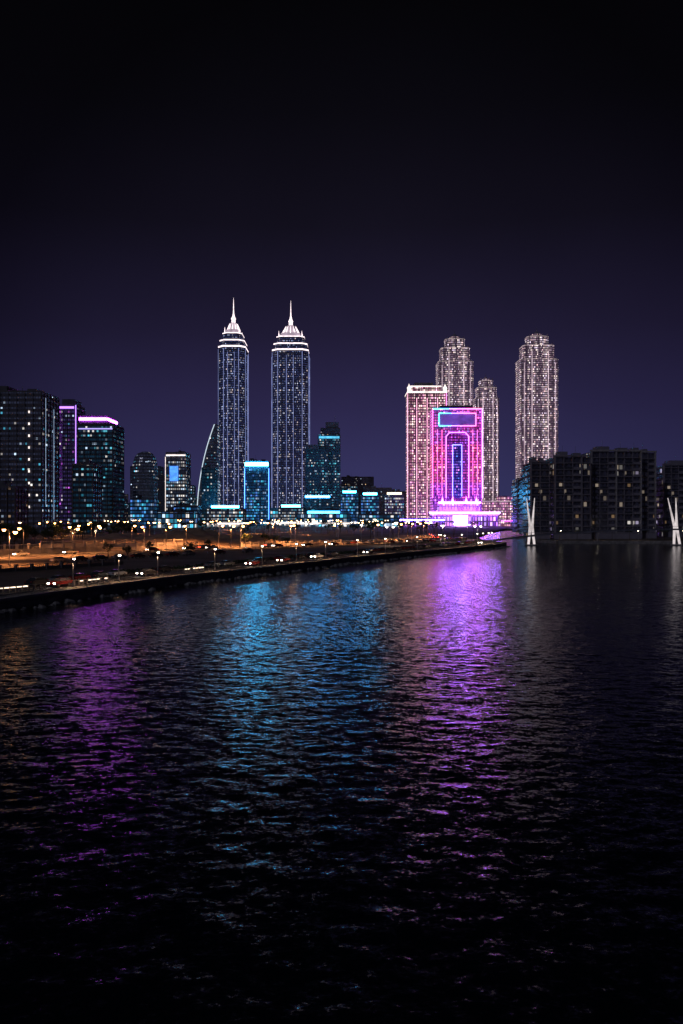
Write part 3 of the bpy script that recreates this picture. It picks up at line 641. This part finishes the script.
# ---------------------------------------------------------------- trees
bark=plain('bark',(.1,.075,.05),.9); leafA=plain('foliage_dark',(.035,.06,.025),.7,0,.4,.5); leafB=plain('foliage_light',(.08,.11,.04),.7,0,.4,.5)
def treemesh(seed,H=7):
    r=random.Random(seed); mb=MB(); mb.beam((0,0,0),(.2,.1,H*.4),.25,bark,.16)
    cl=[]
    for i in range(8):
        a=r.uniform(0,6.28); e=r.uniform(.8,2.6); t=(.2+math.cos(a)*e,.1+math.sin(a)*e,H*r.uniform(.55,.95)); mb.beam((.2,.1,H*.38),t,.1,bark,.03,n=5); cl.append((t,r.uniform(.8,1.5)))
    for c,R in cl:
        for k in range(75):
            v=Vector((r.gauss(0,1),r.gauss(0,1),r.gauss(0,.75))); v=v.normalized()*R*r.uniform(.5,1.1)
            p=Vector(c)+v; s=r.uniform(.15,.34); n=Vector((r.gauss(0,1),r.gauss(0,1),r.gauss(0,1))).normalized(); u=n.orthogonal().normalized(); w=n.cross(u)
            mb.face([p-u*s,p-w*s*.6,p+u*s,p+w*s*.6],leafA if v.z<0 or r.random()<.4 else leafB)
    o=mb.obj('broadleaf_tree'); me=o.data; bpy.data.objects.remove(o); return me
def palmmesh(seed,H=8):
    r=random.Random(seed); mb=MB(); mb.beam((0,0,0),(.15,0,H*.5),.24,bark,.18); mb.beam((.15,0,H*.5),(.3,.1,H),.18,bark,.15)
    for i in range(18):
        a=i*2.4; el=r.uniform(.2,1.1); L=r.uniform(2.2,3.1); prev=Vector((.3,.1,H)); c,s=math.cos(a),math.sin(a)
        for k in range(1,6):
            t=k/5; q=Vector((.3+c*L*t,.1+s*L*t,H+math.sin(el)*L*t*1.1-1.9*t*t*L*.42)); side=Vector((-s,c,0))*(.42*(1-t*.75)); dr=Vector((0,0,-.18))
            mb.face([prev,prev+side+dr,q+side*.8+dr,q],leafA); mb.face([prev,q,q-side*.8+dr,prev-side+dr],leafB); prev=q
    o=mb.obj('palm_tree'); me=o.data; bpy.data.objects.remove(o); return me
TR=[treemesh(i) for i in range(4)]; PM=[palmmesh(i) for i in range(3)]
for i in range(70):
    y=random.uniform(280,470); x=random.uniform(-.43,-.26)*y
    if abs(x+72)<46 and y<406: x-=55
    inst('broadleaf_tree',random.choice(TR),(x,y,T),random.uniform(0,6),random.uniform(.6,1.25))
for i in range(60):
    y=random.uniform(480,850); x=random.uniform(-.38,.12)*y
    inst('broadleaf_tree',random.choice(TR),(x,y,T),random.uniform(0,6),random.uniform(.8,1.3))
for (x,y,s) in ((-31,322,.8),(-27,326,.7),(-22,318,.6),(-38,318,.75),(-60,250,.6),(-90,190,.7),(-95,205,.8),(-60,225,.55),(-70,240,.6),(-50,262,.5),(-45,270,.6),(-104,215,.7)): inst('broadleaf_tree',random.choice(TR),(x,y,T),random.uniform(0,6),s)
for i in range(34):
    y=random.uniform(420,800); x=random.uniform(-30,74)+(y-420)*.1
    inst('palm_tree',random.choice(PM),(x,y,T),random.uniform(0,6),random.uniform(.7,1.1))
for i in range(8): inst('palm_tree',random.choice(PM),(112+i*9,411,T),random.uniform(0,6),.6)
mb=MB(); r=random.Random(3); L15=offset(SH,15.6)
for i in range(4,len(L15)-1):
    a=Vector(L15[i]);b_=Vector(L15[i+1])
    for k in range(int((b_-a).length*14)):
        p=a+(b_-a)*r.random(); q=Vector((p.x+r.gauss(0,.5),p.y+r.gauss(0,.5),T+r.uniform(0,.9))); u=Vector((r.gauss(0,1),r.gauss(0,1),r.gauss(0,1))).normalized()*.2; w=u.orthogonal()*1
        mb.face([q-u,q-w,q+u,q+w],leafA)
mb.obj('hedge')

# ---------------------------------------------------------------- sky, moonlight, camera
w=bpy.data.worlds.new('World'); scene.world=w; w.use_nodes=True; nt=w.node_tree; bg=nt.nodes['Background']
tc=nt.nodes.new('ShaderNodeTexCoord'); sp=nt.nodes.new('ShaderNodeSeparateXYZ'); lk(nt,tc.outputs['Generated'],sp.inputs[0])
rp=nt.nodes.new('ShaderNodeValToRGB'); lk(nt,sp.outputs[2],rp.inputs[0])
stops=[(0,(.032,.033,.105)),(.06,(.030,.028,.092)),(.13,(.0235,.0195,.066)),(.22,(.0145,.0115,.035)),(.34,(.0070,.0058,.0135)),(.45,(.0042,.0037,.007)),(.56,(.0028,.0026,.0042)),(1,(.002,.002,.003))]
el=rp.color_ramp.elements
while len(el)<len(stops): el.new(.5)
for i,(p,c) in enumerate(stops): el[i].position=p
for i,(p,c) in enumerate(stops): el[i].color=(*c,1)
dt=nt.nodes.new('ShaderNodeVectorMath'); dt.operation='DOT_PRODUCT'; lk(nt,tc.outputs['Generated'],dt.inputs[0]); dt.inputs[1].default_value=Vector((.04,1,.1)).normalized()
mr=nt.nodes.new('ShaderNodeMapRange'); lk(nt,dt.outputs['Value'],mr.inputs[0]); mr.inputs[1].default_value=.88; mr.inputs[2].default_value=1; mr.inputs[3].default_value=.38; mr.inputs[4].default_value=1.1
nz=nt.nodes.new('ShaderNodeTexNoise'); nz.inputs['Scale'].default_value=3; nz.inputs['Detail'].default_value=5; lk(nt,tc.outputs['Generated'],nz.inputs['Vector'])
f=mth(nt,'MULTIPLY',mr.outputs[0],mth(nt,'MULTIPLY_ADD',nz.outputs['Fac'],.5,.75))
sc=nt.nodes.new('ShaderNodeVectorMath'); sc.operation='SCALE'; lk(nt,rp.outputs[0],sc.inputs[0]); lk(nt,f,sc.inputs['Scale'])
sk=nt.nodes.new('ShaderNodeTexSky'); sk.sky_type='NISHITA'; sk.sun_disc=False; sk.sun_elevation=math.radians(-8); sk.sun_rotation=math.radians(200)
sk2=nt.nodes.new('ShaderNodeVectorMath'); sk2.operation='SCALE'; lk(nt,sk.outputs[0],sk2.inputs[0]); sk2.inputs['Scale'].default_value=.02
ad=nt.nodes.new('ShaderNodeVectorMath'); lk(nt,sc.outputs[0],ad.inputs[0]); lk(nt,sk2.outputs[0],ad.inputs[1])
lk(nt,ad.outputs[0],bg.inputs[0]); bg.inputs[1].default_value=1
S=bpy.data.lights.new('moonlight','SUN'); S.energy=.2; S.angle=math.radians(.5); S.color=(.7,.72,1)
so=bpy.data.objects.new('moonlight',S); C.objects.link(so); so.rotation_euler=(math.radians(58),0,math.radians(-35))
cam=bpy.data.cameras.new('camera'); co=bpy.data.objects.new('camera',cam); C.objects.link(co)
co.location=(0,0,14); co.rotation_euler=(math.radians(90),0,0)
cam.sensor_fit='VERTICAL'; cam.sensor_height=36; cam.lens=28.125; cam.shift_y=4/1024; cam.clip_end=20000; cam.clip_start=.5
scene.camera=co
scene.view_settings.view_transform='Standard'; scene.view_settings.look='None'; scene.view_settings.exposure=0
